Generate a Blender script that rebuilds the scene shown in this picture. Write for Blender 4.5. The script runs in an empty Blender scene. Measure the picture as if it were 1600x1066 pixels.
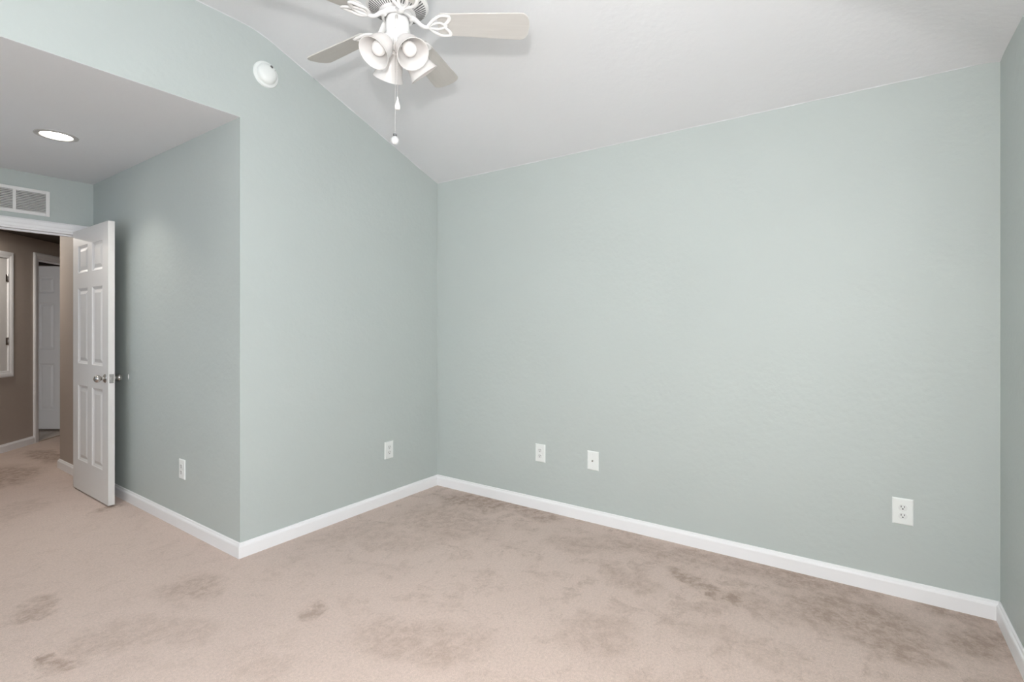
import bpy, bmesh, math, random
from mathutils import Vector, Matrix, noise
random.seed(7)
PI = math.pi
# ------------------------------------------------------------------ camera, world, lights, exposure
SC = bpy.context.scene
COL = SC.collection
CAM_H = 1.28
F, CX, CY = 788.0, 800.0, 511.0                 # focal length in px, vertical vanishing row (1600x1066 frame)
TH = math.radians(34.77)                        # heading of the optical axis from world +X
cam_data = bpy.data.cameras.new('camera')
cam_data.sensor_width = 36.0
cam_data.lens = F / 1600 * 36
cam_data.shift_y = (CY - 533) / 1600
cam_data.clip_start = 0.02
cam = bpy.data.objects.new('camera', cam_data)
COL.objects.link(cam)
cam.location = (0, 0, CAM_H)
cam.rotation_euler = (PI / 2, 0, TH - PI / 2)
SC.camera = cam

SC.view_settings.view_transform = 'Standard'
SC.view_settings.look = 'None'
SC.view_settings.gamma = 1
SC.view_settings.use_curve_mapping = False
SC.view_settings.exposure = 0.96

world = bpy.data.worlds.new('world')
SC.world = world
world.use_nodes = True
wb = world.node_tree.nodes['Background']
wb.inputs['Color'].default_value = (0.62, 0.78, 1.0, 1)
wb.inputs['Strength'].default_value = 1.2

FLASH_W, WIN_W, WIN2_W, FILL_WIN_W, CAN_W, HALL_W, CLOS_W = 54.0, 58.0, 4.0, 0.9, 1.6, 6.6, 9.0

def cz(X, Z):                                   # camera-frame ground coordinates (right, forward) -> world x, y
    return (Z * math.cos(TH) + X * math.sin(TH), Z * math.sin(TH) - X * math.cos(TH))

def lamp(name, kind, loc, energy, color=(1, 1, 1), size=0.1, size_y=None, rot=(0, 0, 0)):
    l = bpy.data.lights.new(name, kind)
    l.energy = energy
    l.color = color
    if kind == 'AREA':
        if size_y:
            l.shape = 'RECTANGLE'; l.size = size; l.size_y = size_y
        else:
            l.shape = 'DISK'; l.size = size
    else:
        l.shadow_soft_size = size
    o = bpy.data.objects.new(name, l)
    COL.objects.link(o)
    o.location = loc
    o.rotation_euler = rot
    return o

# room numbers (metres)
XR, YB, YF, XL = 3.02, 2.835, -0.495, -1.75     # right wall, wall with the alcove, front wall behind the camera, left wall
EAVE, TOP, SL = 2.446, 2.975, 0.357             # eave height, flat ceiling height, ceiling slope
AX0, AX1, AY = -0.35, 1.438, 5.175              # alcove left wall, right wall, back wall
WIN = (-0.75, 0.75, 0.75, 2.15)                 # window behind the camera: x0, x1, z0, z1
WIN2 = (0.35, 1.85, 0.75, 2.15)                 # window in the left wall: y0, y1, z0, z1
fx, fy = cz(-0.065, -0.02)
lamp('camera_flash', 'POINT', (fx, fy, CAM_H + 0.34), FLASH_W, (1.0, 0.975, 0.95), 0.03)
lamp('window_and_fill_light', 'AREA', ((WIN[0] + WIN[1]) / 2, YF + 0.03, (WIN[2] + WIN[3]) / 2), WIN_W,
     (0.95, 0.98, 1.0), WIN[1] - WIN[0], WIN[3] - WIN[2], (PI / 2, 0, PI))
lamp('window_and_fill_light', 'AREA', (XL + 0.03, (WIN2[0] + WIN2[1]) / 2, (WIN2[2] + WIN2[3]) / 2), WIN2_W,
     (0.95, 0.98, 1.0), WIN2[3] - WIN2[2], WIN2[1] - WIN2[0], (0, -PI / 2, 0))
FILL_WIN = (3.45, 4.55, 0.9, 2.0)                   # unseen window added in the alcove's left wall for fill light: y0, y1, z0, z1
lamp('window_and_fill_light', 'AREA', (AX0 + 0.03, 4.0, 1.45), FILL_WIN_W, (1.0, 0.98, 0.95), 1.1, 1.1, (0, -PI / 2, 0))  # fill added to brighten the alcove and the open door

# ------------------------------------------------------------------ materials
def mat(name, color, rough=0.6, metal=0.0, bump=None, spec=0.5, emit=None, estr=0.0):
    m = bpy.data.materials.new(name)
    m.use_nodes = True
    nt = m.node_tree
    b = nt.nodes['Principled BSDF']
    b.inputs['Base Color'].default_value = (*color, 1)
    b.inputs['Roughness'].default_value = rough
    b.inputs['Metallic'].default_value = metal
    b.inputs['Specular IOR Level'].default_value = spec
    if emit:
        b.inputs['Emission Color'].default_value = (*emit, 1)
        b.inputs['Emission Strength'].default_value = estr
    tc = nt.nodes.new('ShaderNodeTexCoord')
    n1 = nt.nodes.new('ShaderNodeTexNoise')
    nt.links.new(tc.outputs['Object'], n1.inputs['Vector'])
    if bump:
        scale, strength, dist, detail = bump
        n1.inputs['Scale'].default_value = scale
        n1.inputs['Detail'].default_value = detail
        bp = nt.nodes.new('ShaderNodeBump')
        bp.inputs['Strength'].default_value = strength
        bp.inputs['Distance'].default_value = dist
        nt.links.new(n1.outputs['Fac'], bp.inputs['Height'])
        nt.links.new(bp.outputs['Normal'], b.inputs['Normal'])
    else:
        n1.inputs['Scale'].default_value = 40
        mr = nt.nodes.new('ShaderNodeMapRange')
        mr.inputs['To Min'].default_value = rough * 0.92
        mr.inputs['To Max'].default_value = min(1, rough * 1.08)
        nt.links.new(n1.outputs['Fac'], mr.inputs['Value'])
        nt.links.new(mr.outputs['Result'], b.inputs['Roughness'])
    return m

def wall_paint(name, color, rough=0.5, tint=0.03):
    """matt-satin paint over hand textured plaster: two scales of bump and a faint roller mottling"""
    m = bpy.data.materials.new(name)
    m.use_nodes = True
    nt = m.node_tree
    N, L = nt.nodes, nt.links
    b = N['Principled BSDF']
    b.inputs['Roughness'].default_value = rough
    b.inputs['Specular IOR Level'].default_value = 0.35
    tc = N.new('ShaderNodeTexCoord')
    a = N.new('ShaderNodeTexNoise'); a.inputs['Scale'].default_value = 38; a.inputs['Detail'].default_value = 3
    c = N.new('ShaderNodeTexNoise'); c.inputs['Scale'].default_value = 9; c.inputs['Detail'].default_value = 2
    e = N.new('ShaderNodeTexNoise'); e.inputs['Scale'].default_value = 1.6; e.inputs['Detail'].default_value = 3
    for t in (a, c, e):
        L.new(tc.outputs['Object'], t.inputs['Vector'])
    mx = N.new('ShaderNodeMath'); mx.operation = 'MULTIPLY_ADD'; mx.inputs[1].default_value = 1.6
    L.new(c.outputs['Fac'], mx.inputs[0]); L.new(a.outputs['Fac'], mx.inputs[2])
    bp = N.new('ShaderNodeBump'); bp.inputs['Strength'].default_value = 0.22; bp.inputs['Distance'].default_value = 0.006
    L.new(mx.outputs[0], bp.inputs['Height']); L.new(bp.outputs['Normal'], b.inputs['Normal'])
    mc = N.new('ShaderNodeMix'); mc.data_type = 'RGBA'
    mc.inputs[6].default_value = (*[x * (1 - tint) for x in color], 1)
    mc.inputs[7].default_value = (*[x * (1 + tint) for x in color], 1)
    L.new(e.outputs['Fac'], mc.inputs[0]); L.new(mc.outputs[2], b.inputs['Base Color'])
    return m

M = {}
M['green'] = wall_paint('sage_wall_paint', (0.512, 0.560, 0.542))
M['ceil'] = wall_paint('ceiling_paint', (0.745, 0.755, 0.77), 0.75, 0.01)
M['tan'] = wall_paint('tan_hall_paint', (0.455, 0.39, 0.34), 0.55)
M['hallceil'] = wall_paint('hall_ceiling_shade_colour', (0.07, 0.055, 0.045), 0.8)  # deep shade of the unlit hall ceiling put into its colour
M['trim'] = mat('white_trim_paint', (0.90, 0.90, 0.91), 0.38, bump=(6, 0.05, 0.002, 2))
M['door'] = mat('white_door_paint', (0.78, 0.765, 0.75), 0.42, bump=(25, 0.06, 0.002, 3))
M['plastic'] = mat('white_plastic', (0.84, 0.87, 0.85), 0.3)
M['plastic2'] = mat('white_receptacle_plastic', (0.78, 0.80, 0.785), 0.3)
M['slot'] = mat('dark_slot', (0.03, 0.03, 0.03), 0.7)
M['nickel'] = mat('brushed_nickel', (0.50, 0.48, 0.46), 0.22, 1.0)
M['vent'] = mat('white_vent_enamel', (0.82, 0.81, 0.80), 0.4)
M['ring'] = mat('satin_grey_white_ring', (0.50, 0.49, 0.48), 0.45)
M['duct'] = mat('grey_duct', (0.22, 0.21, 0.205), 0.8)
M['enamel'] = mat('white_fan_enamel', (0.86, 0.85, 0.84), 0.25)
M['metal_dark'] = mat('dark_grey_metal', (0.14, 0.14, 0.14), 0.6)
M['chain'] = mat('pull_chain_metal', (0.62, 0.60, 0.58), 0.35, 0.6)
M['bulb'] = mat('frosted_bulb_glass', (0.86, 0.84, 0.82), 0.25)
M['tile'] = mat('pale_tile', (0.55, 0.47, 0.40), 0.4)
M['lens'] = mat('lit_downlight_lens', (0.9, 0.88, 0.85), 0.4, emit=(1.0, 0.93, 0.84), estr=5.0)

def blade_mat():
    m = bpy.data.materials.new('whitewashed_blade')
    m.use_nodes = True
    nt = m.node_tree; N, L = nt.nodes, nt.links
    b = N['Principled BSDF']; b.inputs['Roughness'].default_value = 0.4
    tc = N.new('ShaderNodeTexCoord'); mp = N.new('ShaderNodeMapping'); mp.inputs['Scale'].default_value = (2, 30, 2)
    n = N.new('ShaderNodeTexNoise'); n.inputs['Scale'].default_value = 3; n.inputs['Detail'].default_value = 4
    mc = N.new('ShaderNodeMix'); mc.data_type = 'RGBA'
    mc.inputs[6].default_value = (0.52, 0.50, 0.475, 1); mc.inputs[7].default_value = (0.60, 0.585, 0.555, 1)
    L.new(tc.outputs['Object'], mp.inputs['Vector']); L.new(mp.outputs[0], n.inputs['Vector'])
    L.new(n.outputs['Fac'], mc.inputs[0]); L.new(mc.outputs[2], b.inputs['Base Color'])
    return m
M['blade'] = blade_mat()

def shade_mat():
    m = bpy.data.materials.new('frosted_alabaster_glass')
    m.use_nodes = True
    nt = m.node_tree; N, L = nt.nodes, nt.links
    b = N['Principled BSDF']; b.inputs['Roughness'].default_value = 0.25
    tc = N.new('ShaderNodeTexCoord'); n = N.new('ShaderNodeTexNoise'); n.inputs['Scale'].default_value = 14
    n.inputs['Detail'].default_value = 4; n.inputs['Distortion'].default_value = 1.5
    mc = N.new('ShaderNodeMix'); mc.data_type = 'RGBA'
    mc.inputs[6].default_value = (0.90, 0.87, 0.85, 1); mc.inputs[7].default_value = (0.96, 0.95, 0.94, 1)
    L.new(tc.outputs['Object'], n.inputs['Vector']); L.new(n.outputs['Fac'], mc.inputs[0])
    L.new(mc.outputs[2], b.inputs['Base Color'])
    tr = N.new('ShaderNodeBsdfTranslucent'); L.new(mc.outputs[2], tr.inputs['Color'])
    ms = N.new('ShaderNodeMixShader'); ms.inputs[0].default_value = 0.4
    L.new(b.outputs[0], ms.inputs[1]); L.new(tr.outputs[0], ms.inputs[2])
    L.new(ms.outputs[0], N['Material Output'].inputs['Surface'])
    return m
M['shade'] = shade_mat()

def glass_mat():
    m = bpy.data.materials.new('window_glass')
    m.use_nodes = True
    nt = m.node_tree; N, L = nt.nodes, nt.links
    for n in list(N):
        if n.type == 'BSDF_PRINCIPLED': N.remove(n)
    t = N.new('ShaderNodeBsdfTransparent'); g = N.new('ShaderNodeBsdfGlossy'); g.inputs['Roughness'].default_value = 0.02
    fr = N.new('ShaderNodeFresnel'); ms = N.new('ShaderNodeMixShader')
    L.new(fr.outputs[0], ms.inputs[0]); L.new(t.outputs[0], ms.inputs[1]); L.new(g.outputs[0], ms.inputs[2])
    L.new(ms.outputs[0], N['Material Output'].inputs['Surface'])
    return m
M['glass'] = glass_mat()

def floor_pt(px, py, h=0.0):
    """point of the level z=h seen at a pixel of the photograph (used for measuring where marks lie)"""
    Z = F * (CAM_H - h) / (py - CY)
    return Vector(cz((px - CX) / F * Z, Z))

def carpet_mat():
    m = bpy.data.materials.new('beige_carpet')
    m.use_nodes = True
    nt = m.node_tree; N, L = nt.nodes, nt.links
    b = N['Principled BSDF']; b.inputs['Roughness'].default_value = 0.95; b.inputs['Specular IOR Level'].default_value = 0.1
    b.inputs['Sheen Weight'].default_value = 0.15
    tc = N.new('ShaderNodeTexCoord')
    def noise_tex(scale, detail, dist=0.0, vec=None, rough=0.6):
        n = N.new('ShaderNodeTexNoise'); n.inputs['Scale'].default_value = scale; n.inputs['Detail'].default_value = detail
        n.inputs['Distortion'].default_value = dist; n.inputs['Roughness'].default_value = rough
        L.new(vec or tc.outputs['Object'], n.inputs['Vector']); return n
    def math_node(op, a, bv, c=None, clamp=False):
        n = N.new('ShaderNodeMath'); n.operation = op; n.use_clamp = clamp
        for i, v in enumerate((a, bv, c)):
            if v is None: continue
            if isinstance(v, (int, float)): n.inputs[i].default_value = v
            else: L.new(v, n.inputs[i])
        return n.outputs[0]
    def rng(v, a, b2, c=0.0, d=1.0):
        n = N.new('ShaderNodeMapRange'); n.interpolation_type = 'SMOOTHSTEP'
        n.inputs['From Min'].default_value = a; n.inputs['From Max'].default_value = b2
        n.inputs['To Min'].default_value = c; n.inputs['To Max'].default_value = d
        L.new(v, n.inputs['Value']); return n.outputs['Result']
    # brushed nap: warped coordinates so the patches have ragged edges
    w = noise_tex(5.0, 7, 0.2)
    sub = N.new('ShaderNodeVectorMath'); sub.operation = 'SUBTRACT'; sub.inputs[1].default_value = (0.5, 0.5, 0.5)
    L.new(w.outputs['Color'], sub.inputs[0])
    scl = N.new('ShaderNodeVectorMath'); scl.operation = 'SCALE'; scl.inputs['Scale'].default_value = 0.34
    L.new(sub.outputs[0], scl.inputs[0])
    add = N.new('ShaderNodeVectorMath'); add.operation = 'ADD'
    L.new(tc.outputs['Object'], add.inputs[0]); L.new(scl.outputs[0], add.inputs[1])
    wv = add.outputs[0]
    # trodden or brushed patches: centre pixel, far end of the long axis, half height, weight
    patches = [
        (1100, 916, 1180, 955, 12, .95), (655, 1003, 775, 1025, 30, .5), (487, 957, 512, 950, 8, .7),
        (300, 920, 350, 925, 22, .6), (52, 952, 82, 948, 16, .7), (85, 1036, 125, 1036, 13, .9),
        (930, 993, 1000, 1005, 30, .45), (1335, 965, 1480, 1005, 26, .8), (1545, 1010, 1590, 1040, 40, .85),
        (1400, 1012, 1480, 1040, 22, .8), (1260, 900, 1370, 930, 20, .75), (745, 784, 800, 795, 12, .9),
        (830, 800, 880, 815, 9, .8), (980, 905, 1030, 925, 12, .5), (700, 815, 780, 835, 22, .5),
        (620, 845, 680, 850, 14, .4), (172, 794, 195, 792, 5, .9), (15, 742, 60, 735, 14, .9),
        (70, 712, 95, 708, 10, 1.0), (20, 800, 70, 795, 14, .35), (240, 985, 330, 990, 24, .35),
        (180, 1000, 250, 1005, 20, .45), (1080, 870, 1260, 905, 12, .6), (1480, 950, 1545, 968, 14, .8),
        (1180, 945, 1260, 965, 14, .5), (560, 830, 640, 815, 10, .35), (900, 850, 960, 865, 12, .5),
        (1520, 960, 1590, 1060, 26, .6), (410, 1050, 470, 1050, 22, .3), (1140, 1000, 1260, 1040, 14, .35)]
    acc = None
    for (x, y, x2, y2, hh, wt) in patches:
        c = floor_pt(x, y); e = floor_pt(x2, y2); s = floor_pt(x, y - hh)
        mjr = e - c; n2 = Vector((-mjr.y, mjr.x)).normalized()
        half = max(abs((s - c).dot(n2)), 0.03)
        mp = N.new('ShaderNodeMapping'); mp.vector_type = 'TEXTURE'
        mp.inputs['Location'].default_value = (c.x, c.y, 0)
        mp.inputs['Rotation'].default_value = (0, 0, math.atan2(mjr.y, mjr.x))
        mp.inputs['Scale'].default_value = (mjr.length * 1.25, half * 1.5, 1)
        L.new(wv, mp.inputs['Vector'])
        g = N.new('ShaderNodeTexGradient'); g.gradient_type = 'SPHERICAL'
        L.new(mp.outputs[0], g.inputs['Vector'])
        v = math_node('MULTIPLY', rng(g.outputs['Fac'], 0.0, 0.55), wt)
        acc = v if acc is None else math_node('MAXIMUM', acc, v)
    streak = noise_tex(6.5, 7, 0.35, wv, 0.66)
    fine = noise_tex(19.0, 6, 0.25, None, 0.7)
    # nap is more disturbed towards the right wall
    sx = N.new('ShaderNodeSeparateXYZ'); L.new(tc.outputs['Object'], sx.inputs[0])
    side = rng(sx.outputs['X'], 0.9, 2.7)
    mod = math_node('MULTIPLY_ADD', side, 0.42, 0.14)
    base = math_node('MULTIPLY', rng(streak.outputs['Fac'], 0.48, 0.64), mod)
    tot = math_node('MAXIMUM', base, acc)
    tot = math_node('MULTIPLY', tot, rng(fine.outputs['Fac'], 0.34, 0.62, 0.25, 1.0))
    tot = math_node('ADD', tot, math_node('MULTIPLY', rng(fine.outputs['Fac'], 0.5, 0.72), 0.12), clamp=True)
    mc = N.new('ShaderNodeMix'); mc.data_type = 'RGBA'
    mc.inputs[6].default_value = (0.650, 0.522, 0.455, 1); mc.inputs[7].default_value = (0.385, 0.285, 0.225, 1)
    L.new(tot, mc.inputs[0])
    fib = noise_tex(320, 3)
    fb2 = noise_tex(90, 3)
    fmix = math_node('ADD', math_node('MULTIPLY', fib.outputs['Fac'], 0.6), math_node('MULTIPLY', fb2.outputs['Fac'], 0.4))
    hv = N.new('ShaderNodeMix'); hv.data_type = 'RGBA'; hv.blend_type = 'MULTIPLY'; hv.inputs[0].default_value = 1
    fr = N.new('ShaderNodeMapRange'); fr.inputs['From Min'].default_value = 0.3; fr.inputs['From Max'].default_value = 0.7
    fr.inputs['To Min'].default_value = 0.76; fr.inputs['To Max'].default_value = 1.20
    L.new(fmix, fr.inputs['Value'])
    L.new(mc.outputs[2], hv.inputs[6]); L.new(fr.outputs['Result'], hv.inputs[7])
    L.new(hv.outputs[2], b.inputs['Base Color'])
    hsum = math_node('ADD', fmix, math_node('MULTIPLY', streak.outputs['Fac'], 0.8))
    bp = N.new('ShaderNodeBump'); bp.inputs['Strength'].default_value = 0.45; bp.inputs['Distance'].default_value = 0.012
    L.new(hsum, bp.inputs['Height']); L.new(bp.outputs['Normal'], b.inputs['Normal'])
    return m
M['carpet'] = carpet_mat()

# ------------------------------------------------------------------ mesh helpers
def finish(name, bm, material, parent=None, smooth=False, bevel=0.0, loc=None):
    me = bpy.data.meshes.new(name)
    bmesh.ops.recalc_face_normals(bm, faces=bm.faces)
    bm.to_mesh(me); bm.free()
    mats = material if isinstance(material, (list, tuple)) else [material]
    for k in mats: me.materials.append(k)
    if smooth:
        for p in me.polygons: p.use_smooth = True
    o = bpy.data.objects.new(name, me)
    COL.objects.link(o)
    if parent: o.parent = parent
    if loc: o.location = loc
    if bevel:
        md = o.modifiers.new('bevel', 'BEVEL'); md.width = bevel; md.segments = 2; md.limit_method = 'ANGLE'
        md.angle_limit = math.radians(40)
    if smooth:
        md = o.modifiers.new('split', 'EDGE_SPLIT'); md.split_angle = math.radians(40)
    return o

def box(bm, x0, x1, y0, y1, z0, z1, mtx=None):
    c = [(x0, y0, z0), (x1, y0, z0), (x1, y1, z0), (x0, y1, z0), (x0, y0, z1), (x1, y0, z1), (x1, y1, z1), (x0, y1, z1)]
    v = [bm.verts.new(mtx @ Vector(p) if mtx else p) for p in c]
    for f in ((0, 3, 2, 1), (4, 5, 6, 7), (0, 1, 5, 4), (1, 2, 6, 5), (2, 3, 7, 6), (3, 0, 4, 7)):
        bm.faces.new([v[i] for i in f])

def lathe(bm, prof, n=48, mtx=None, close=False):
    """prof: list of (r, z) turned round the z axis"""
    rings = []
    for r, z in prof:
        if r < 1e-6:
            p = Vector((0, 0, z)); rings.append([bm.verts.new(mtx @ p if mtx else p)])
        else:
            ring = []
            for i in range(n):
                a = 2 * PI * i / n
                p = Vector((r * math.cos(a), r * math.sin(a), z))
                ring.append(bm.verts.new(mtx @ p if mtx else p))
            rings.append(ring)
    for a, b in zip(rings[:-1], rings[1:]):
        for i in range(n):
            j = (i + 1) % n
            if len(a) == 1 and len(b) == 1: break
            if len(a) == 1: bm.faces.new([a[0], b[i], b[j]])
            elif len(b) == 1: bm.faces.new([a[i], a[j], b[0]])
            else: bm.faces.new([a[i], a[j], b[j], b[i]])

def sweep(bm, pts, rx, rz=None, n=10, closed=False):
    """tube along pts; rx = sideways radius, rz = radius along the local up (may be lists)"""
    pts = [Vector(p) for p in pts]
    m = len(pts)
    rings = []
    up0 = Vector((0, 0, 1))
    for i, p in enumerate(pts):
        if closed: t = (pts[(i + 1) % m] - pts[i - 1]).normalized()
        elif i == 0: t = (pts[1] - pts[0]).normalized()
        elif i == m - 1: t = (pts[-1] - pts[-2]).normalized()
        else: t = (pts[i + 1] - pts[i - 1]).normalized()
        u = up0 if abs(t.dot(up0)) < 0.95 else Vector((1, 0, 0))
        s = t.cross(u).normalized(); w = s.cross(t).normalized()
        a = rx[i] if isinstance(rx, list) else rx
        b = a if rz is None else (rz[i] if isinstance(rz, list) else rz)
        rings.append([bm.verts.new(p + s * a * math.cos(2 * PI * k / n) + w * b * math.sin(2 * PI * k / n)) for k in range(n)])
    for i in range(m if closed else m - 1):
        A, B = rings[i], rings[(i + 1) % m]
        for k in range(n):
            bm.faces.new([A[k], A[(k + 1) % n], B[(k + 1) % n], B[k]])
    if not closed:
        bm.faces.new(rings[0][::-1]); bm.faces.new(rings[-1])

def struct(name, bm, m, **kw):
    o = finish(name, bm, m, **kw)
    o['kind'] = 'structure'
    return o

def thing(name, label, cat, loc, rot=(0, 0, 0), group=None):
    o = bpy.data.objects.new(name, None)
    o.empty_display_size = 0.05
    COL.objects.link(o)
    o.location = loc; o.rotation_euler = rot
    o['label'] = label; o['category'] = cat
    if group: o['group'] = group
    return o

# ------------------------------------------------------------------ room shell
T = 0.10
HY = AY + 0.12                                   # hall side of the alcove's back wall
def slab(x0, x1, y0, y1, z0, z1):
    bm = bmesh.new(); box(bm, x0, x1, y0, y1, z0, z1); return bm

struct('floor', slab(XL - T, 4.2, YF - T, 11.0, -0.12, 0.0), M['carpet'])

# sloping ceiling: rises from three walls to a flat top, bends eased by the plaster
def smin(a, b, k):
    h = max(k - abs(a - b), 0) / k
    return min(a, b) - h * h * k * 0.25
def ceil_h(x, y):
    d = [EAVE + SL * (XR - x), EAVE + SL * (y - YF), EAVE + SL * (x - XL), TOP]
    r = d[0]
    for q in d[1:]: r = smin(r, q, 0.035)
    return r
bm = bmesh.new()
xs = [XL - T + i * (XR + T - XL + T) / 110 for i in range(111)]
ys = [YF - T + i * (YB + T - YF + T) / 80 for i in range(81)]
g = [[bm.verts.new((x, y, ceil_h(x, y))) for y in ys] for x in xs]
g2 = [[bm.verts.new((x, y, ceil_h(x, y) + 0.12)) for y in ys] for x in xs]
for i in range(110):
    for j in range(80):
        bm.faces.new([g[i][j], g[i][j + 1], g[i + 1][j + 1], g[i + 1][j]])
        bm.faces.new([g2[i][j], g2[i + 1][j], g2[i + 1][j + 1], g2[i][j + 1]])
for i in range(110):
    bm.faces.new([g[i][0], g[i + 1][0], g2[i + 1][0], g2[i][0]])
    bm.faces.new([g[i][80], g2[i][80], g2[i + 1][80], g[i + 1][80]])
for j in range(80):
    bm.faces.new([g[0][j], g2[0][j], g2[0][j + 1], g[0][j + 1]])
    bm.faces.new([g[110][j], g[110][j + 1], g2[110][j + 1], g2[110][j]])
o = struct('ceiling', bm, M['ceil'])
for p in o.data.polygons: p.use_smooth = abs(p.normal.z) > 0.5

def gable(bm, x0, x1, y0, y1, z0, step=0.03):
    """wall strip along x whose top follows the ceiling"""
    n = max(1, int((x1 - x0) / step))
    f, b, ft, bt = [], [], [], []
    for i in range(n + 1):
        x = x0 + (x1 - x0) * i / n
        h = ceil_h(min(max(x, XL), XR), YB) + 0.02
        f.append(bm.verts.new((x, y0, z0))); b.append(bm.verts.new((x, y1, z0)))
        ft.append(bm.verts.new((x, y0, h))); bt.append(bm.verts.new((x, y1, h)))
    for i in range(n):
        bm.faces.new([f[i], f[i + 1], ft[i + 1], ft[i]])
        bm.faces.new([b[i], bt[i], bt[i + 1], b[i + 1]])
        bm.faces.new([ft[i], ft[i + 1], bt[i + 1], bt[i]])
        bm.faces.new([f[i], b[i], b[i + 1], f[i + 1]])
    bm.faces.new([f[0], ft[0], bt[0], b[0]]); bm.faces.new([f[-1], b[-1], bt[-1], ft[-1]])

bm = bmesh.new()                                 # wall with the alcove opening
gable(bm, AX1, XR, YB, YB + T, 0)
gable(bm, AX0, AX1, YB, YB + T, EAVE)
gable(bm, XL, AX0, YB, YB + T, 0)
struct('wall_back', bm, M['green'])
struct('wall_right', slab(XR, XR + T, YF, YB, 0, EAVE + 0.05), M['green'])
bm = bmesh.new()                                 # front wall, window opening
x0, x1, z0, z1 = WIN
for a in ((XL, x0, 0, EAVE + .05), (x1, XR + T, 0, EAVE + .05), (x0, x1, 0, z0), (x0, x1, z1, EAVE + .05)):
    box(bm, a[0], a[1], YF - T, YF, a[2], a[3])
struct('wall_front', bm, M['green'])
bm = bmesh.new()                                 # left wall, window opening
y0, y1, z0, z1 = WIN2
for a in ((YF - T, y0, 0, EAVE + .05), (y1, YB + T, 0, EAVE + .05), (y0, y1, 0, z0), (y0, y1, z1, EAVE + .05)):
    box(bm, XL - T, XL, a[0], a[1], a[2], a[3])
struct('wall_left', bm, M['green'])

struct('wall_alcove_right', slab(AX1, AX1 + T, YB + T, AY, 0, EAVE), M['green'])
bm = bmesh.new()
y0, y1, z0, z1 = FILL_WIN
for a in ((YB + T, y0, 0, EAVE), (y1, AY, 0, EAVE), (y0, y1, 0, z0), (y0, y1, z1, EAVE)):
    box(bm, AX0 - T, AX0, a[0], a[1], a[2], a[3])
struct('wall_alcove_left', bm, M['green'])
bm = bmesh.new()
box(bm, AX0 - T, AX1 + T, YB + T, AY, EAVE, EAVE + .1)
box(bm, AX0, AX1 - .0005, YB + .0008, YB + T, EAVE - .0012, EAVE)
struct('ceiling_alcove', bm, M['ceil'])

# alcove back wall with the door opening; hall side painted tan
DX0, DX1, DH = 0.560, 1.360, 2.035               # rough opening
bm = bmesh.new()
for a in ((AX0 - T, DX0, 0, EAVE + .1), (DX1, AX1 + T, 0, EAVE + .1), (DX0, DX1, DH, EAVE + .1)):
    box(bm, a[0], a[1], AY, HY - .012, a[2], a[3])
struct('wall_alcove_back', bm, M['green'])

# hall beyond
CORN = 5.99
HC = 2.255
bm = bmesh.new()
for a in ((AX0 - T - .6, DX0, 0, HC + .25), (DX1, AX1, 0, HC + .25), (DX0, DX1, DH, HC + .25)):
    box(bm, a[0], a[1], HY - .012, HY, a[2], a[3])
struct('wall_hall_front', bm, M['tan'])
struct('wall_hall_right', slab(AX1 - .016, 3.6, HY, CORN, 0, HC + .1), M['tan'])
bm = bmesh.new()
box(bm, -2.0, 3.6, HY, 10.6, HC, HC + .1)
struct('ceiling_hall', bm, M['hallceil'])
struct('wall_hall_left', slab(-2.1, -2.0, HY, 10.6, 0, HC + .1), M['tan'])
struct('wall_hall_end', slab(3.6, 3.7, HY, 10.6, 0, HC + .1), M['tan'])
struct('wall_hall_back', slab(-2.1, 3.7, 10.6, 10.7, 0, HC + .1), M['tan'])

# diagonal hall wall; local frame: s along the wall (+x+y), d behind it
S0 = Vector((1.592, 7.522, 0))                   # left jamb of the hall door
DM = Matrix.Translation(S0) @ Matrix.Rotation(PI / 4, 4, 'Z')    # local x = along, local y = away from us
OW = 0.72                                        # hall door opening width
DT = 0.11
P0, P1 = -1.09, -0.411                           # access-door opening along s
PZ0, PZ1 = 0.83, 1.985
bm = bmesh.new()
for a in ((-4.8, P0, 0, HC), (P0, P1, 0, PZ0), (P0, P1, PZ1, HC), (P1, 0, 0, HC), (0, OW, 2.045, HC), (OW, 2.1, 0, HC)):
    box(bm, a[0], a[1], 0, DT, a[2], a[3], DM)
struct('wall_hall_diagonal', bm, M['tan'])

# baseboards with an eased top
def base_profile(h=0.082, t=0.015):
    return [(0, 0), (t, 0), (t, h * 0.74), (t * 0.86, h * 0.82), (t * 0.55, h * 0.88), (t * 0.45, h * 0.97), (t * 0.25, h), (0, h)]
def baseboard(name, path, m=None):
    """path: floor points, board stands on the left side of the walking direction; mitred corners"""
    bm = bmesh.new()
    P = [Vector(p) for p in path]
    rings = []
    for i, p in enumerate(P):
        def nrm(a, b):
            d = (b - a).normalized(); return Vector((-d.y, d.x))
        if i == 0: k = nrm(P[0], P[1])
        elif i == len(P) - 1: k = nrm(P[-2], P[-1])
        else:
            a, b = nrm(P[i - 1], p), nrm(p, P[i + 1])
            k = (a + b) / (1 + a.dot(b))
        rings.append([bm.verts.new((p.x + k.x * t, p.y + k.y * t, z)) for t, z in base_profile()])
    for A, B in zip(rings[:-1], rings[1:]):
        n = len(A)
        for i in range(n):
            bm.faces.new([A[i], A[(i + 1) % n], B[(i + 1) % n], B[i]])
    bm.faces.new(rings[0]); bm.faces.new(rings[-1][::-1])
    return struct(name, bm, m or M['trim'])
baseboard('baseboard_front', [(XL + .015, YF), (XR - .0, YF)])
baseboard('baseboard_right', [(XR, YF), (XR, YB)])
baseboard('baseboard_back', [(XR, YB), (AX1, YB), (AX1, AY)])
baseboard('baseboard_alcove', [(DX0 - .062, AY), (AX0, AY), (AX0, YB), (XL, YB)])
baseboard('baseboard_left', [(XL, YB), (XL, YF)])
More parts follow.
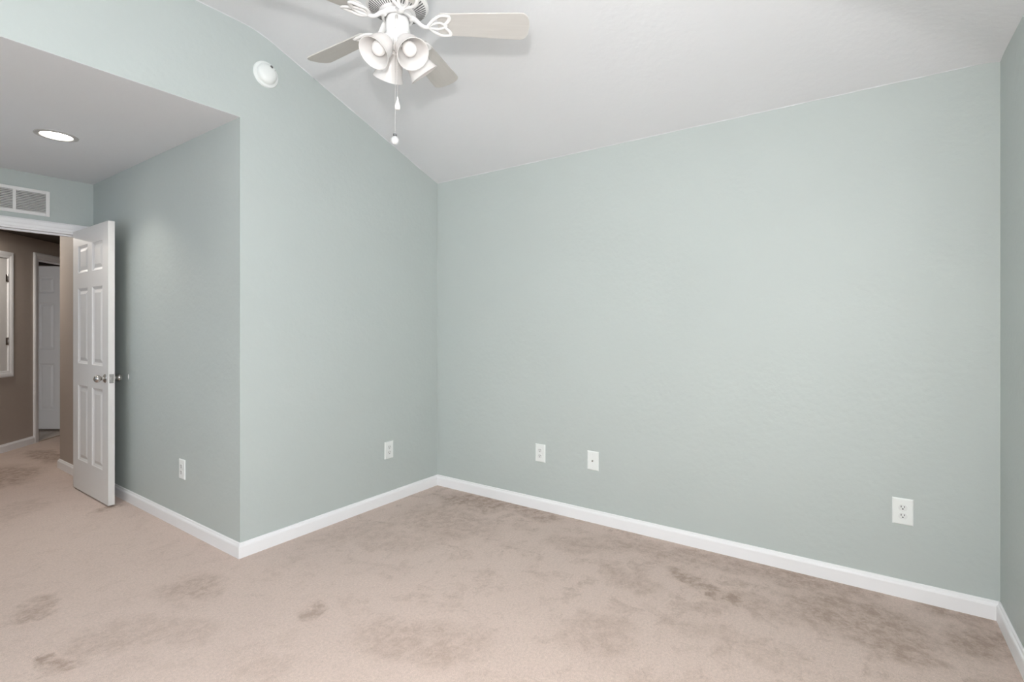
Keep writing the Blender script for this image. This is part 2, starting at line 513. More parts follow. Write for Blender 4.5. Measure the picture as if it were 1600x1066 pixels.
baseboard('baseboard_hall', [(AX1 - .016, HY), (AX1 - .016, CORN), (3.5, CORN)])
def dl(s, d=0): return (DM @ Vector((s, d, 0))).xy
baseboard('baseboard_diagonal', [dl(-.062), dl(-4.6)])

# irregular paint line where walls meet the sloping ceiling
def paint_line(name, pts, seed):
    bm = bmesh.new()
    out, rr = [], []
    for (a, b) in zip(pts[:-1], pts[1:]):
        a, b = Vector(a), Vector(b)
        n = max(2, int((b - a).length / 0.03))
        for i in range(n):
            p = a.lerp(b, i / n)
            q = noise.noise(p * 9 + Vector((seed, 0, 0)))
            out.append(p + Vector((0, 0, 0.002 * noise.noise(p * 14))))
            rr.append(0.0022 + 0.0035 * max(0, q))
    out.append(Vector(pts[-1])); rr.append(0.003)
    sweep(bm, out, rr, n=6)
    return struct(name, bm, M['ceil'], smooth=True)
paint_line('trim_1', [(XR - .001, YF, EAVE), (XR - .001, YB, EAVE)], 1)
gl = [(x / 50, YB - .001, ceil_h(x / 50, YB)) for x in range(int(XL * 50) + 1, int(XR * 50), 2)]
paint_line('trim_2', gl + [(XR, YB - .001, EAVE)], 5)

# caulk ridge in the inside corner
bm = bmesh.new(); box(bm, XR - .004, XR, YB - .004, YB, .08, EAVE)
struct('trim_3', bm, M['green'])

# ------------------------------------------------------------------ windows behind the camera, and one added in the alcove for its fill
def window(name, wtrim, mtx, w, h):
    """local: x along the wall, z up, y into the room; origin at the lower left of the opening"""
    bm = bmesh.new()
    fwd = 0.05
    for a in ((0, fwd, 0, h), (w - fwd, w, 0, h), (0, w, 0, fwd), (0, w, h - fwd, h), (0, w, h / 2 - .025, h / 2 + .025)):
        box(bm, a[0], a[1], -.07, -.03, a[2], a[3], mtx)
    root = struct(name, bm, M['trim'])
    bm = bmesh.new(); box(bm, .045, w - .045, -.053, -.048, .045, h - .045, mtx)
    finish('window_pane', bm, M['glass'], root)
    bm = bmesh.new()
    for a in ((-.06, 0, -.06, h + .06), (w, w + .06, -.06, h + .06), (0, w, h, h + .06)):
        box(bm, a[0], a[1], 0, .018, a[2], a[3], mtx)
    box(bm, -.08, w + .08, 0, .05, -.03, 0, mtx); box(bm, -.06, w + .06, 0, .015, -.08, -.03, mtx)
    finish('window_casing', bm, M['trim'], root)
window('window_1', None, Matrix.Translation((WIN[0], YF, WIN[2])), WIN[1] - WIN[0], WIN[3] - WIN[2])
window('window_2', None, Matrix.Translation((XL, WIN2[1], WIN2[2])) @ Matrix.Rotation(-PI / 2, 4, 'Z'), WIN2[1] - WIN2[0], WIN2[3] - WIN2[2])

window('added_fill_window', None, Matrix.Translation((AX0, FILL_WIN[1], FILL_WIN[2])) @ Matrix.Rotation(-PI / 2, 4, 'Z'), FILL_WIN[1] - FILL_WIN[0], FILL_WIN[3] - FILL_WIN[2])  # added out of view, only to house the alcove fill

# ------------------------------------------------------------------ doors
def panel_rects(w, h):
    st, mu = 0.115 * w / .76, 0.095 * w / .76
    pw = (w - 2 * st - mu) / 2
    k = h / 2.02
    rows = [(0.235 * k, 0.815 * k), (0.985 * k, 1.565 * k), (1.685 * k, 1.895 * k)]
    cols = [(st, st + pw), (st + pw + mu, w - st)]
    return rows, cols
def door_mesh(w, h, t, rows=None, cols=None):
    """six-panel slab: x 0..w, y 0..t, z 0..h, both faces moulded"""
    bm = bmesh.new()
    if rows is None: rows, cols = panel_rects(w, h)
    xs = sorted({0, w, *[c for r in cols for c in r]}); zs = sorted({0, h, *[c for r in rows for c in r]})
    for y, sgn in ((0, 1), (t, -1)):
        for i in range(len(xs) - 1):
            for j in range(len(zs) - 1):
                a, b, c, d = xs[i], xs[i + 1], zs[j], zs[j + 1]
                ispanel = any(abs(a - q[0]) < 1e-6 and abs(b - q[1]) < 1e-6 for q in cols) and any(abs(c - q[0]) < 1e-6 and abs(d - q[1]) < 1e-6 for q in rows)
                loops = [(0, 0)]
                if ispanel: loops = [(0, 0), (.004, .004), (.012, .007), (.018, .010), (.024, .010), (.046, .003), (.048, .003)]
                prev = None
                for ins, dep in loops:
                    yy = y + sgn * dep
                    lp = [bm.verts.new(p) for p in ((a + ins, yy, c + ins), (b - ins, yy, c + ins), (b - ins, yy, d - ins), (a + ins, yy, d - ins))]
                    if prev:
                        for k in range(4): bm.faces.new([prev[k], prev[(k + 1) % 4], lp[(k + 1) % 4], lp[k]])
                    prev = lp
                bm.faces.new(prev)
    def q(*p): bm.faces.new([bm.verts.new(k) for k in p])
    q((0, 0, 0), (0, t, 0), (0, t, h), (0, 0, h)); q((w, 0, 0), (w, 0, h), (w, t, h), (w, t, 0))
    q((0, 0, 0), (w, 0, 0), (w, t, 0), (0, t, 0)); q((0, 0, h), (0, t, h), (w, t, h), (w, 0, h))
    bmesh.ops.remove_doubles(bm, verts=bm.verts, dist=1e-5)
    return bm

def knob(parent, loc, side):
    """round knob with rosette; side = +1/-1 along local y"""
    mt = Matrix.Translation(loc) @ Matrix.Rotation(-side * PI / 2, 4, 'X')
    bm = bmesh.new()
    lathe(bm, [(0, .064), (.012, .063), (.020, .059), (.0255, .051), (.027, .043), (.0245, .034), (.018, .027), (.0125, .022), (.0115, .012), (.014, .004), (.014, 0)], 32, mt)
    k = finish('door_knob', bm, M['nickel'], parent, smooth=True)
    bm = bmesh.new()
    lathe(bm, [(.0, .008), (.014, .008), (.022, .0075), (.028, .005), (.032, .001), (.032, 0)], 32, mt)
    finish('rosette', bm, M['nickel'], k, smooth=True)
    return k

def hinge(parent, mtx, h=0.09):
    bm = bmesh.new()
    lathe(bm, [(0, -h / 2 - .004), (.004, -h / 2 - .003), (.006, -h / 2), (.006, h / 2), (.004, h / 2 + .003), (0, h / 2 + .004)], 14, mtx)
    box(bm, -.028, -.004, -.001, .0015, -h / 2, h / 2, mtx)
    box(bm, .004, .028, -.001, .0015, -h / 2, h / 2, mtx)
    return finish('hinge', bm, M['nickel'], parent, smooth=True)

# bedroom door, open 90 degrees towards us along the alcove's right wall
DW, DHT, DTH = 0.762, 2.022, 0.038
root = door_mesh(DW, DHT, DTH)
d1 = struct('door_1', root, M['door'])
# local x runs from the hinge towards the camera (-Y), local y -> -X side is y=0 ... rotate -90 deg
HX, HYD = 1.303, AY - 0.028
d1.matrix_world = Matrix.Translation((HX, HYD, .012)) @ Matrix.Rotation(-PI / 2, 4, 'Z')
# after the rotation local +y points to world +x: face y=0 is the one we see
knob(d1, (DW - .062, 0, .90), -1)
knob(d1, (DW - .062, DTH, .90), 1)
bm = bmesh.new(); box(bm, DW, DW + .0012, .006, DTH - .006, .868, .932)
lp = finish('latch_plate', bm, M['nickel'], d1)
bm = bmesh.new(); box(bm, DW + .001, DW + .009, .012, DTH - .014, .890, .910)
finish('latch_bolt', bm, M['nickel'], lp)
for z in (.20, 1.02, 1.80):
    hinge(d1, Matrix.Translation((-.006, DTH + .002, z)))
# door frame and casing
bm = bmesh.new()
jt = .019
box(bm, DX0, DX0 + jt, AY - .004, HY + .004, 0, DH); box(bm, DX1 - jt, DX1, AY - .004, HY + .004, 0, DH)
box(bm, DX0, DX1, AY - .004, HY + .004, DH - jt, DH)
for (a, b, c, d) in ((DX0 + jt, DX0 + jt + .012, 0, DH - jt), (DX1 - jt - .012, DX1 - jt, 0, DH - jt), (DX0 + jt, DX1 - jt, DH - jt - .012, DH - jt)):
    box(bm, a, b, AY + .045, AY + .075, c, d)
struct('trim_4', bm, M['trim'], bevel=.0015)
def casing(name, w0, w1, top, y, sgn, cw=.062, mtx=None, bottom=None):
    """moulded casing around an opening w0..w1, up to top; y = wall face, sgn = side it projects to; stepped profile"""
    bm = bmesh.new()
    prof = [(0, .006), (.006, .010), (.022, .012), (.030, .016), (cw * .8, .018), (cw, .014), (cw, 0), (0, 0)]
    if bottom is None: corners = [((w0, 0), (-1, 0)), ((w0, top), (-1, 1)), ((w1, top), (1, 1)), ((w1, 0), (1, 0))]
    else: corners = [((w0, bottom), (-1, -1)), ((w0, top), (-1, 1)), ((w1, top), (1, 1)), ((w1, bottom), (1, -1))]
    rings = []
    for (p, o2) in corners:
        ring = []
        for off, th in prof:
            v = Vector((p[0] + o2[0] * off, y + sgn * th, p[1] + o2[1] * off))
            ring.append(bm.verts.new(mtx @ v if mtx else v))
        rings.append(ring)
    pairs = list(zip(rings[:-1], rings[1:]))
    if bottom is not None: pairs.append((rings[-1], rings[0]))
    else: bm.faces.new(rings[0]); bm.faces.new(rings[-1][::-1])
    for A, B in pairs:
        n = len(A)
        for i in range(n): bm.faces.new([A[i], A[(i + 1) % n], B[(i + 1) % n], B[i]])
    return struct(name, bm, M['trim'])
casing('trim_5', DX0 + .006, DX1 - .006, DH - .006, AY, -1, cw=.066)
casing('trim_6', DX0 + .006, DX1 - .006, DH - .006, HY, 1, cw=.06)

# hall door on the diagonal wall, ajar into the room behind
bm = bmesh.new()
for (a, b, c, d) in ((0, .018, 0, 2.045), (OW - .018, OW, 0, 2.045), (0, OW, 2.027, 2.045)):
    box(bm, a, b, -.003, DT + .003, c, d, DM)
struct('trim_7', bm, M['trim'])
casing('trim_8', .004, OW - .004, 2.040, 0, -1, cw=.062, mtx=DM)
hw = 0.66
d2 = struct('door_2', door_mesh(hw, 2.0, .035), M['door'])
hp = DM @ Vector((OW - .045, DT + .03, 0))
hrot = TH - PI / 2 + PI + math.radians(0)
d2.matrix_world = Matrix.Translation((hp.x, hp.y, .025)) @ Matrix.Rotation(hrot, 4, 'Z')
# small room behind the ajar door
bm = bmesh.new(); box(bm, -1.2, 1.9, DT, 2.0, 0, .004, DM)
struct('floor_closet', bm, M['tile'])
bm = bmesh.new(); box(bm, .018, OW - .018, -.01, DT + .01, .0, .010, DM)
struct('trim_9', bm, M['tile'], bevel=.003)

# raised access door on the diagonal wall
acc = struct('door_3', None or door_mesh(P1 - P0 - .004, PZ1 - PZ0 - .004, .02,
      rows=[(.09, PZ1 - PZ0 - .1)], cols=[(.09, P1 - P0 - .10)]), M['door'])
acc.matrix_world = DM @ Matrix.Translation((P0 + .002, .0, PZ0 + .002))
casing('trim_10', P0, P1, PZ1, 0, -1, cw=.066, mtx=DM, bottom=PZ0)
for z in (.30, .95):
    h = hinge(acc, Matrix.Translation((P1 - P0 - .002, -.007, z)), .075)
# closing panel behind the access door
bm = bmesh.new(); box(bm, P0, P1, .05, DT, PZ0, PZ1, DM)
struct('wall_access_recess', bm, M['tan'])

# small chip in the paint where the door knob has hit the wall
bm = bmesh.new()
pts = []
for i in range(9):
    a = math.radians(-55 + 110 * i / 8)
    pts.append((AX1 - .0006, 4.437 - .012 * math.cos(a) * 0.7, .913 + .022 * math.sin(a)))
sweep(bm, pts, [.001 + .002 * math.sin(PI * i / 8) for i in range(9)], n=6)
wa = bpy.data.objects['wall_alcove_right']
finish('paint_chip', bm, M['trim'], wa, smooth=True)

# ------------------------------------------------------------------ air return grille over the door
gx0, gx1, gz0, gz1 = 0.583, 1.168, 2.132, 2.326
vt = thing('air_vent', 'white louvred return air grille on the green wall above the doorway', 'vent', ((gx0 + gx1) / 2, AY, gz0))
W2 = (gx1 - gx0) / 2; HH = gz1 - gz0
bm = bmesh.new()
fr = .024
for a in ((-W2, -W2 + fr, 0, HH), (W2 - fr, W2, 0, HH), (-W2 + fr, W2 - fr, 0, fr), (-W2 + fr, W2 - fr, HH - fr, HH)):
    box(bm, a[0], a[1], -.009, 0, a[2], a[3])
finish('frame', bm, M['vent'], vt, bevel=.002)
sec = (2 * W2 - 2 * fr - 2 * .018) / 3
edges = [-W2 + fr]
for i in range(3):
    a = edges[-1]; b = a + sec
    bm = bmesh.new()
    n = 12
    for k in range(n):
        z = fr + (HH - 2 * fr) * (k + .5) / n
        mt = Matrix.Translation((0, -.005, z)) @ Matrix.Rotation(math.radians(38), 4, 'X')
        box(bm, a, b, -.0068, .0068, -.0011, .0011, mt)
    finish('louvres', bm, M['vent'], vt)
    if i < 2:
        bm = bmesh.new(); box(bm, b, b + .018, -.008, -.0005, fr, HH - fr)
        finish('divider', bm, M['vent'], vt)
    edges.append(b + .018)
bm = bmesh.new(); box(bm, -W2 + fr * .6, W2 - fr * .6, -.0012, -.0002, fr * .6, HH - fr * .6)
finish('backing', bm, M['duct'], vt)
for (x, z) in ((W2 - .012, HH / 2), (-W2 + .012, HH / 2)):
    bm = bmesh.new(); lathe(bm, [(0, .0015), (.003, .001), (.0035, 0)], 12, Matrix.Translation((x, -.009, z)) @ Matrix.Rotation(PI / 2, 4, 'X'))
    finish('screw', bm, M['vent'], vt, smooth=True)

# ------------------------------------------------------------------ recessed downlight
rlx, rly = cz(-2.775, 3.072)
rl = thing('recessed_light', 'lit round white recessed downlight in the low alcove ceiling', 'ceiling light', (rlx, rly, EAVE))
bm = bmesh.new()
lathe(bm, [(.105, 0), (.104, -.003), (.098, -.005), (.080, -.0055), (.077, -.003), (.076, .0)], 64)
finish('trim_ring', bm, M['ring'], rl, smooth=True)
bm = bmesh.new(); lathe(bm, [(0, -.0032), (.05, -.0030), (.0765, -.002), (.0765, -.0005), (0, -.0005)], 48)
finish('lens', bm, M['lens'], rl, smooth=True)
lamp('downlight_glow', 'AREA', (rlx, rly, EAVE - .012), CAN_W, (1.0, .93, .84), .14).data.spread = math.radians(105)

# ------------------------------------------------------------------ smoke detector
sx_, sz_ = 1.584, CAM_H + 1.460
sd = thing('smoke_detector', 'round white smoke detector high on the green wall beside the ceiling slope', 'smoke detector', (sx_, YB, sz_), (PI / 2, 0, 0))
bm = bmesh.new()
lathe(bm, [(0, .012), (.066, .012), (.071, .010), (.0735, .005), (.074, 0), (0, 0)], 64)
finish('mounting_plate', bm, M['plastic'], sd, smooth=True)
bm = bmesh.new()
lathe(bm, [(0, .046), (.018, .0455), (.033, .043), (.045, .037), (.0535, .028), (.057, .019), (.058, .0125), (.055, .0118), (0, .0118)], 64)
cv = finish('cover', bm, M['plastic'], sd, smooth=True)
bm = bmesh.new()
lathe(bm, [(0, .0475), (.006, .047), (.0085, .0455), (.0088, .043)], 24, Matrix.Translation((.014, .028, -.0035)) @ Matrix.Rotation(-.25, 4, 'X'))
finish('test_button', bm, M['metal_dark'], cv, smooth=True)
bm = bmesh.new()
lathe(bm, [(0, .0435), (.0022, .043), (.0025, .040)], 12, Matrix.Translation((.036, .026, -.005)))
finish('indicator_light', bm, M['slot'], cv, smooth=True)

# ------------------------------------------------------------------ wall plates
def rounded_plate(bm, w, h, t, r=.004):
    prof = [(0, 0), (0, t * .45), (.0022, t * .8), (.005, t)]
    prev = None
    for ins, y in prof:
        lp = [bm.verts.new((sx * (w / 2 - ins), -y, sz * (h / 2 - ins))) for sx, sz in ((-1, -1), (1, -1), (1, 1), (-1, 1))]
        if prev:
            for k in range(4): bm.faces.new([prev[k], prev[(k + 1) % 4], lp[(k + 1) % 4], lp[k]])
        else: bm.faces.new(lp)
        prev = lp
    bm.faces.new(prev)
def screw(parent, z, t):
    bm = bmesh.new()
    lathe(bm, [(0, .0014), (.0025, .001), (.0032, 0)], 14, Matrix.Translation((0, -t, z)) @ Matrix.Rotation(PI / 2, 4, 'X'))
    finish('screw', bm, M['plastic2'], parent, smooth=True)
def outlet_parts(root, w, h):
    t = .0065
    bm = bmesh.new(); rounded_plate(bm, w, h, t); finish('cover_plate', bm, M['plastic'], root)
    for zc in (.0195, -.0195):
        bm = bmesh.new()
        n = 40; ring0, ring1, ring2 = [], [], []
        for i in range(n):
            a = 2 * PI * i / n
            x = .0172 * math.cos(a); z = .0172 * math.sin(a)
            z = max(-.0142, min(.0142, z))
            ring0.append(bm.verts.new((x, -t + .001, zc + z))); ring1.append(bm.verts.new((x, -t - .0016, zc + z)))
            ring2.append(bm.verts.new((x * .93, -t - .0022, zc + z * .93)))
        for A, B in ((ring0, ring1), (ring1, ring2)):
            for i in range(n): bm.faces.new([A[i], A[(i + 1) % n], B[(i + 1) % n], B[i]])
        bm.faces.new(ring2)
        rc = finish('receptacle', bm, M['plastic2'], root)
        yf = -t - .0022
        for (a, b, c, d) in ((-.0078, -.0050, .0000, .0085), (.0050, .0076, .0008, .0078)):
            bm = bmesh.new(); box(bm, a, b, yf - .0003, yf + .001, zc + c, zc + d); finish('slot', bm, M['slot'], rc)
        bm = bmesh.new()
        lathe(bm, [(0, .0004), (.0029, .0004), (.0029, -.001)], 16, Matrix.Translation((0, yf, zc - .0062)) @ Matrix.Rotation(PI / 2, 4, 'X'))
        finish('ground_hole', bm, M['slot'], rc)
    screw(root, 0, t)
PW, PH = .080, .124
out0 = thing('wall_outlet', 'white duplex outlet on the right wall nearest the far right corner', 'outlet', (XR, -.158, CAM_H - .874), (0, 0, -PI / 2), 'duplex power outlets low on the walls')
outlet_parts(out0, PW, PH)
def copy_thing(src, label, loc, rz):
    r = src.copy(); COL.objects.link(r); r.location = loc; r.rotation_euler = (0, 0, rz); r['label'] = label
    for ch in list(src.children):
        c = ch.copy(); COL.objects.link(c); c.parent = r
        for g_ in ch.children:
            d = g_.copy(); COL.objects.link(d); d.parent = c
    return r
copy_thing(out0, 'white duplex outlet on the right wall, just left of the coaxial plate', (XR, 1.853, CAM_H - .884), -PI / 2)
copy_thing(out0, 'white duplex outlet on the narrow wall between the projecting corner and the inside corner', (2.508, YB, CAM_H - .896), 0)
copy_thing(out0, 'white duplex outlet on the darker alcove side wall, in front of the open door', (AX1, 3.545, CAM_H - .903), -PI / 2)
cp = thing('coax_plate', 'white blank-faced cable plate with one small centre jack on the right wall', 'wall plate', (XR, 1.449, CAM_H - .877), (0, 0, -PI / 2))
bm = bmesh.new(); rounded_plate(bm, PW, PH, .0065); finish('cover_plate', bm, M['plastic'], cp)
bm = bmesh.new()
lathe(bm, [(0, .008), (.003, .008), (.0048, .0075), (.0048, 0)], 16, Matrix.Translation((0, -.0065, 0)) @ Matrix.Rotation(PI / 2, 4, 'X'))
jk = finish('coax_jack', bm, M['nickel'], cp, smooth=True)
bm = bmesh.new()
lathe(bm, [(0, .0084), (.0026, .0084), (.0026, .007)], 12, Matrix.Translation((0, -.0065, 0)) @ Matrix.Rotation(PI / 2, 4, 'X'))
finish('jack_hole', bm, M['slot'], jk)
screw(cp, .042, .0065); screw(cp, -.042, .0065)

# ------------------------------------------------------------------ ceiling fan
H = 1.25                                          # blade plane above the camera
FX, FY = cz(-.471, 2.075)
fan = thing('ceiling_fan', 'white five-blade ceiling fan with four frosted glass lamps and two pull chains', 'ceiling fan', (FX, FY, TOP))
ZB = CAM_H + H - TOP                              # blade plane in fan coordinates
W0 = -(PI / 2 - TH)                               # heading of the picture's right in world
bm = bmesh.new()
lathe(bm, [(0, 0), (.066, 0), (.068, -.01), (.062, -.03), (.045, -.052), (.020, -.062), (0, -.062)], 48)
finish('canopy', bm, M['enamel'], fan, smooth=True)
bm = bmesh.new(); lathe(bm, [(0, -.05), (.012, -.05), (.012, ZB + .17), (0, ZB + .17)], 24)
finish('downrod', bm, M['enamel'], fan, smooth=True)
bm = bmesh.new()
RM = .122
lathe(bm, [(0, ZB + .19), (.03, ZB + .188), (.05, ZB + .175), (.095, ZB + .165), (RM - .006, ZB + .145), (RM, ZB + .125),
           (RM, ZB + .085), (RM + .004, ZB + .080), (RM + .004, ZB + .070), (RM - .004, ZB + .062), (.066, ZB + .036), (.05, ZB + .034), (0, ZB + .034)], 64)
mot = finish('motor_housing', bm, M['enamel'], fan, smooth=True)
bm = bmesh.new()                                  # radial cooling slots on the underside cone
for k in range(50):
    a = 2 * PI * k / 50
    r0, r1 = .074, .115
    z0 = ZB + .036 + (r0 - .066) / (RM - .004 - .066) * .026
    z1 = ZB + .036 + (r1 - .066) / (RM - .004 - .066) * .026
    d = Vector((math.cos(a), math.sin(a), 0)); s = Vector((-d.y, d.x, 0)) * .0021
    p0 = d * r0 + Vector((0, 0, z0 - .0014)); p1 = d * r1 + Vector((0, 0, z1 - .0014))
    dn = Vector((0, 0, .003))
    vs = [bm.verts.new(q) for q in (p0 - s, p0 + s, p1 + s * 1.3, p1 - s * 1.3, p0 - s + dn, p0 + s + dn, p1 + s * 1.3 + dn, p1 - s * 1.3 + dn)]
    for f in ((0, 1, 2, 3), (7, 6, 5, 4), (0, 4, 5, 1), (1, 5, 6, 2), (2, 6, 7, 3), (3, 7, 4, 0)): bm.faces.new([vs[i] for i in f])
finish('vent_slots', bm, M['metal_dark'], mot)
bm = bmesh.new()
lathe(bm, [(0, ZB + .034), (.060, ZB + .034), (.064, ZB + .031), (.064, ZB + .016), (.061, ZB + .013), (.053, ZB + .013), (.052, ZB + .028), (0, ZB + .028)], 48)
finish('flywheel', bm, M['enamel'], fan, smooth=True)
bm = bmesh.new()
lathe(bm, [(0, ZB + .020), (.044, ZB + .018), (.0465, ZB + .008), (.0475, ZB - .004), (.0475, ZB - .038), (.046, ZB - .042), (.0475, ZB - .046),
           (.0475, ZB - .056), (.043, ZB - .064), (.040, ZB - .070), (.040, ZB - .078)
           , (.036, ZB - .092), (.026, ZB - .104), (.012, ZB - .112), (.006, ZB - .120), (0, ZB - .121)], 48)
sw = finish('switch_housing', bm, M['enamel'], fan, smooth=True)

# blade and its scrolled bracket, built along +x then turned
BR0, BR1 = .165, .544
def blade_bm():
    bm = bmesh.new()
    out = []
    w0, w1 = .052, .066
    out += [(BR0, -w0 * .80), (BR0 + .012, -w0)]
    for i in range(1, 8):
        t = i / 8
        out.append((BR0 + .012 + (BR1 - .05 - BR0 - .012) * t, -(w0 + (w1 - w0) * t)))
    tip = [(BR1 - .040, -w1), (BR1 - .030, -w1 * .985), (BR1 - .019, -w1 * .90), (BR1 - .010, -w1 * .74), (BR1 - .006, -w1 * .60), (BR1 - .002, -w1 * .4), (BR1, 0)]
    out += tip
    full = out + [(x, -y) for x, y in reversed(out[:-1])]
    th = .0055
    top = [bm.verts.new((x, y, th / 2)) for x, y in full]
    bot = [bm.verts.new((x, y, -th / 2)) for x, y in full]
    bm.faces.new(top); bm.faces.new(bot[::-1])
    n = len(full)
    for i in range(n): bm.faces.new([bot[i], bot[(i + 1) % n], top[(i + 1) % n], top[i]])
    return bm
def bez(p0, p1, p2, p3, n=14):
    o = []
    for i in range(n + 1):
        t = i / n; a = (1 - t)
        o.append(Vector(p0) * a ** 3 + Vector(p1) * 3 * a * a * t + Vector(p2) * 3 * a * t * t + Vector(p3) * t ** 3)
    return o
PITCH = math.radians(15)
def bracket_bm():
    bm = bmesh.new()
    # stem: leaves the flywheel, swells and dips towards the blade
    st = bez((.050, 0, .020), (.085, 0, .026), (.085, 0, -.020), (.128, 0, -.014), 14)
    sweep(bm, st, [.020 - .009 * i / 14 for i in range(15)], [.010 - .004 * i / 14 for i in range(15)], 12)
    rot = Matrix.Rotation(PITCH, 3, 'X')
    zz = -.0085
    def pz(x, y, z=zz):
        # blend from the untilted stem end to the tilted blade
        t = min(1, max(0, (x - .125) / .05)); v = Vector((x, y, z - .004 * (1 - t)))
        r = rot @ v
        return v.lerp(r, t)
    for s in (1, -1):
        lp = bez((.124, 0, 0), (.140, s * .036, 0), (.170, s * .058, 0), (.214, s * .046, 0), 12) + bez((.214, s * .046, 0), (.220, s * .030, 0), (.200, s * .012, 0), (.190, s * .004, 0), 9)[1:]
        sweep(bm, [pz(p.x, p.y) for p in lp], .0078, .0046, 10)
        leaf = bez((.126, 0, 0), (.145, s * .020, 0), (.175, s * .022, 0), (.202, 0, 0), 12)
        sweep(bm, [pz(p.x, p.y) for p in leaf], .0062, .0040, 10)
    return bm
angs = [2.6, 74.6, 146.6, 218.6, 290.6]
b0 = k0 = None
for a in angs:
    rz = math.radians(a) + W0
    if b0 is None:
        b0 = finish('blade', blade_bm(), M['blade'], fan, bevel=.0012)
        k0 = finish('blade_bracket', bracket_bm(), M['enamel'], fan, smooth=True)
        bb, kk = b0, k0
    else:
        bb, kk = b0.copy(), k0.copy()
        for q in (bb, kk): COL.objects.link(q); q.parent = fan
    R3 = Matrix.Translation((0, 0, ZB)) @ Matrix.Rotation(rz, 4, 'Z')
    bb.matrix_local = R3 @ Matrix.Rotation(-PITCH, 4, 'X')
    kk.matrix_local = R3
# flip bracket tilt to agree with the blades
for v in k0.data.vertices:
    v.co.y = -v.co.y
k0.data.flip_normals()

# lamps
def shade_bm():
    bm = bmesh.new()
    pr = [(.021, 0), (.024, -.006), (.033, -.018), (.043, -.034), (.050, -.054), (.053, -.074), (.056, -.090), (.061, -.104), (.065, -.112)]
    inner = [(r - .0028, z) for r, z in reversed(pr)]
    lathe(bm, pr + inner, 48)
    return bm
TILT = math.radians(40)
sh0 = None
for a in (36, 122, 234, 312):
    rz = math.radians(a) + W0
    base = Matrix.Translation((0, 0, ZB - .085)) @ Matrix.Rotation(rz, 4, 'Z')
    neck = base @ Matrix.Translation((.050, 0, -.006)) @ Matrix.Rotation(-TILT, 4, 'Y')
    if sh0 is None:
        bm = bmesh.new()
        sweep(bm, bez((.030, 0, .004), (.042, 0, .010), (.048, 0, .004), (.054, 0, -.010), 8), .009, n=12)
        am = finish('lamp_arm', bm, M['enamel'], fan, smooth=True)
        sh = finish('lamp_shade', shade_bm(), M['shade'], fan, smooth=True)
        bm = bmesh.new(); lathe(bm, [(0, .012), (.016, .012), (.023, .008), (.0255, .002), (.0255, -.010), (.0235, -.011), (0, -.006)], 32)
        cu = finish('lamp_cup', bm, M['enamel'], sh, smooth=True)
        bm = bmesh.new(); lathe(bm, [(.012, -.004), (.013, -.020), (.014, -.030), (.021, -.044), (.027, -.058), (.029, -.070), (.027, -.082), (.020, -.092), (.010, -.098), (0, -.100)], 32)
        bu = finish('light_bulb', bm, M['bulb'], sh, smooth=True)
        bm = bmesh.new(); lathe(bm, [(.0135, -.004), (.0137, -.019), (.0145, -.0225), (.0125, -.026), (.012, -.004)], 32)
        bs = finish('bulb_socket', bm, M['metal_dark'], sh, smooth=True)
        sh0, am0 = sh, am
    else:
        sh = sh0.copy(); am = am0.copy()
        COL.objects.link(sh); COL.objects.link(am); sh.parent = fan; am.parent = fan
        for ch in (cu, bu, bs):
            c = ch.copy(); COL.objects.link(c); c.parent = sh
    am.matrix_local = base
    sh.matrix_local = neck

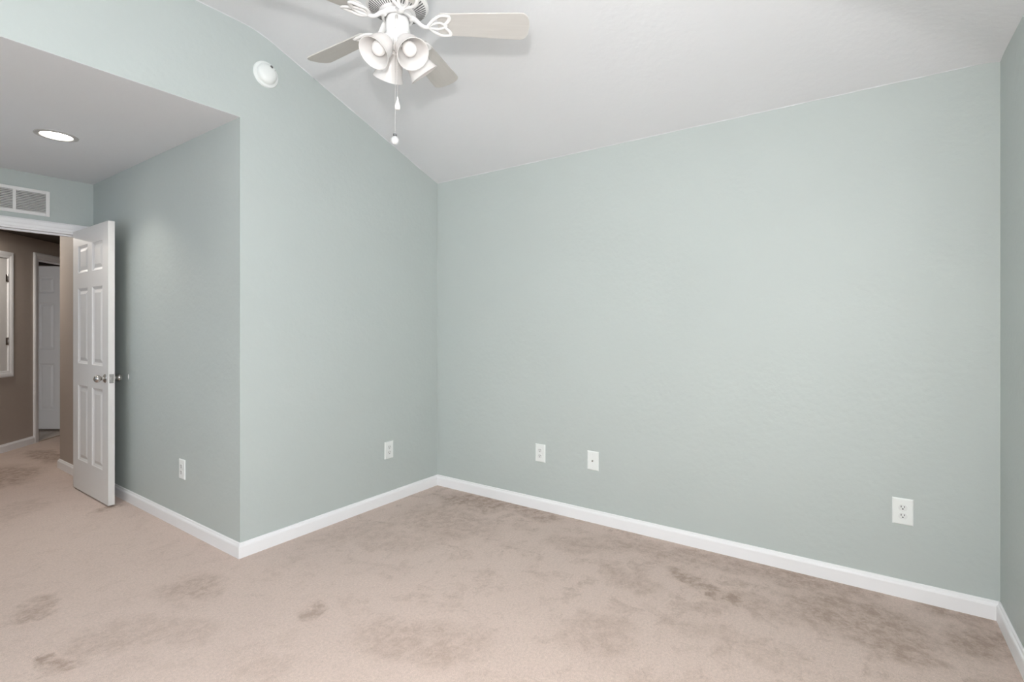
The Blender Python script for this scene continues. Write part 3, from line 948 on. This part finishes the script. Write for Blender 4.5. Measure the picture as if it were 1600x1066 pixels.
# pull chains hanging from the switch housing, camera side
def chain(px_, zz_, z0, z1, kind):
    """px_, zz_: picture-frame offsets from the fan axis"""
    ox = zz_ * math.cos(TH) + px_ * math.sin(TH); oy = zz_ * math.sin(TH) - px_ * math.cos(TH)
    bm = bmesh.new()
    L_ = z0 - z1
    lathe(bm, [(0, 0), (.0007, 0), (.0007, -L_), (0, -L_)], 8)
    n = int(L_ / .0065)
    for i in range(n):
        bmesh.ops.create_icosphere(bm, subdivisions=1, radius=.0015, matrix=Matrix.Translation((0, 0, -i * .0065)))
    c = finish('pull_chain', bm, M['chain'], fan, smooth=True, loc=(ox, oy, z0))
    bm = bmesh.new()
    if kind == 'drop':
        lathe(bm, [(0, -L_ + .003), (.002, -L_), (.0042, -L_ - .012), (.0085, -L_ - .028), (.011, -L_ - .038), (.011, -L_ - .046), (.008, -L_ - .051), (0, -L_ - .052)], 24)
        finish('pull_knob', bm, M['bulb'], c, smooth=True)
    else:
        bmesh.ops.create_uvsphere(bm, u_segments=24, v_segments=16, radius=.0165, matrix=Matrix.Translation((0, 0, -L_ - .030)))
        lathe(bm, [(0, -L_ + .003), (.004, -L_), (.004, -L_ - .016)], 16)
        kb = finish('pull_knob', bm, M['clear'], c, smooth=True)
        bm = bmesh.new(); lathe(bm, [(.0042, -L_ - .003), (.008, -L_ - .004), (.008, -L_ - .011), (.0042, -L_ - .012)], 20)
        finish('knob_collar', bm, M['metal_dark'], kb, smooth=True)
def clear_mat():
    m = mat('cut_clear_acrylic', (0.9, 0.9, 0.9), 0.12, bump=(260, 0.7, 0.003, 1))
    b = m.node_tree.nodes['Principled BSDF']
    b.inputs['Transmission Weight'].default_value = 0.45
    return m
M['clear'] = clear_mat()
zc = CAM_H - TOP
chain(.012, -.053, ZB - .004, zc + .922, 'drop')
chain(.002, -.053, ZB - .004, zc + .778, 'ball')
bm = bmesh.new()
for dx in (.012, .002):
    pass
ox = -.050 * math.cos(TH) + .007 * math.sin(TH); oy = -.050 * math.sin(TH) - .007 * math.cos(TH)
lathe(bm, [(0, .006), (.006, .006), (.007, 0), (.006, -.006), (0, -.006)], 16, Matrix.Translation((ox, oy, ZB - .004)))
finish('chain_outlet', bm, M['chain'], sw, smooth=True)

lamp('closet_fill', 'AREA', (-1.95, 7.0, 1.15), CLOS_W, (1.0, .95, .88), 1.0, 1.2, (0, -PI / 2, 0))  # unseen fill added behind the diagonal wall, brightens the ajar door
lamp('hall_fill', 'AREA', (1.0, 6.55, HC - .02), HALL_W, (1.0, .93, .84), .25)  # unseen fill added to brighten the hall walls, has no fixture
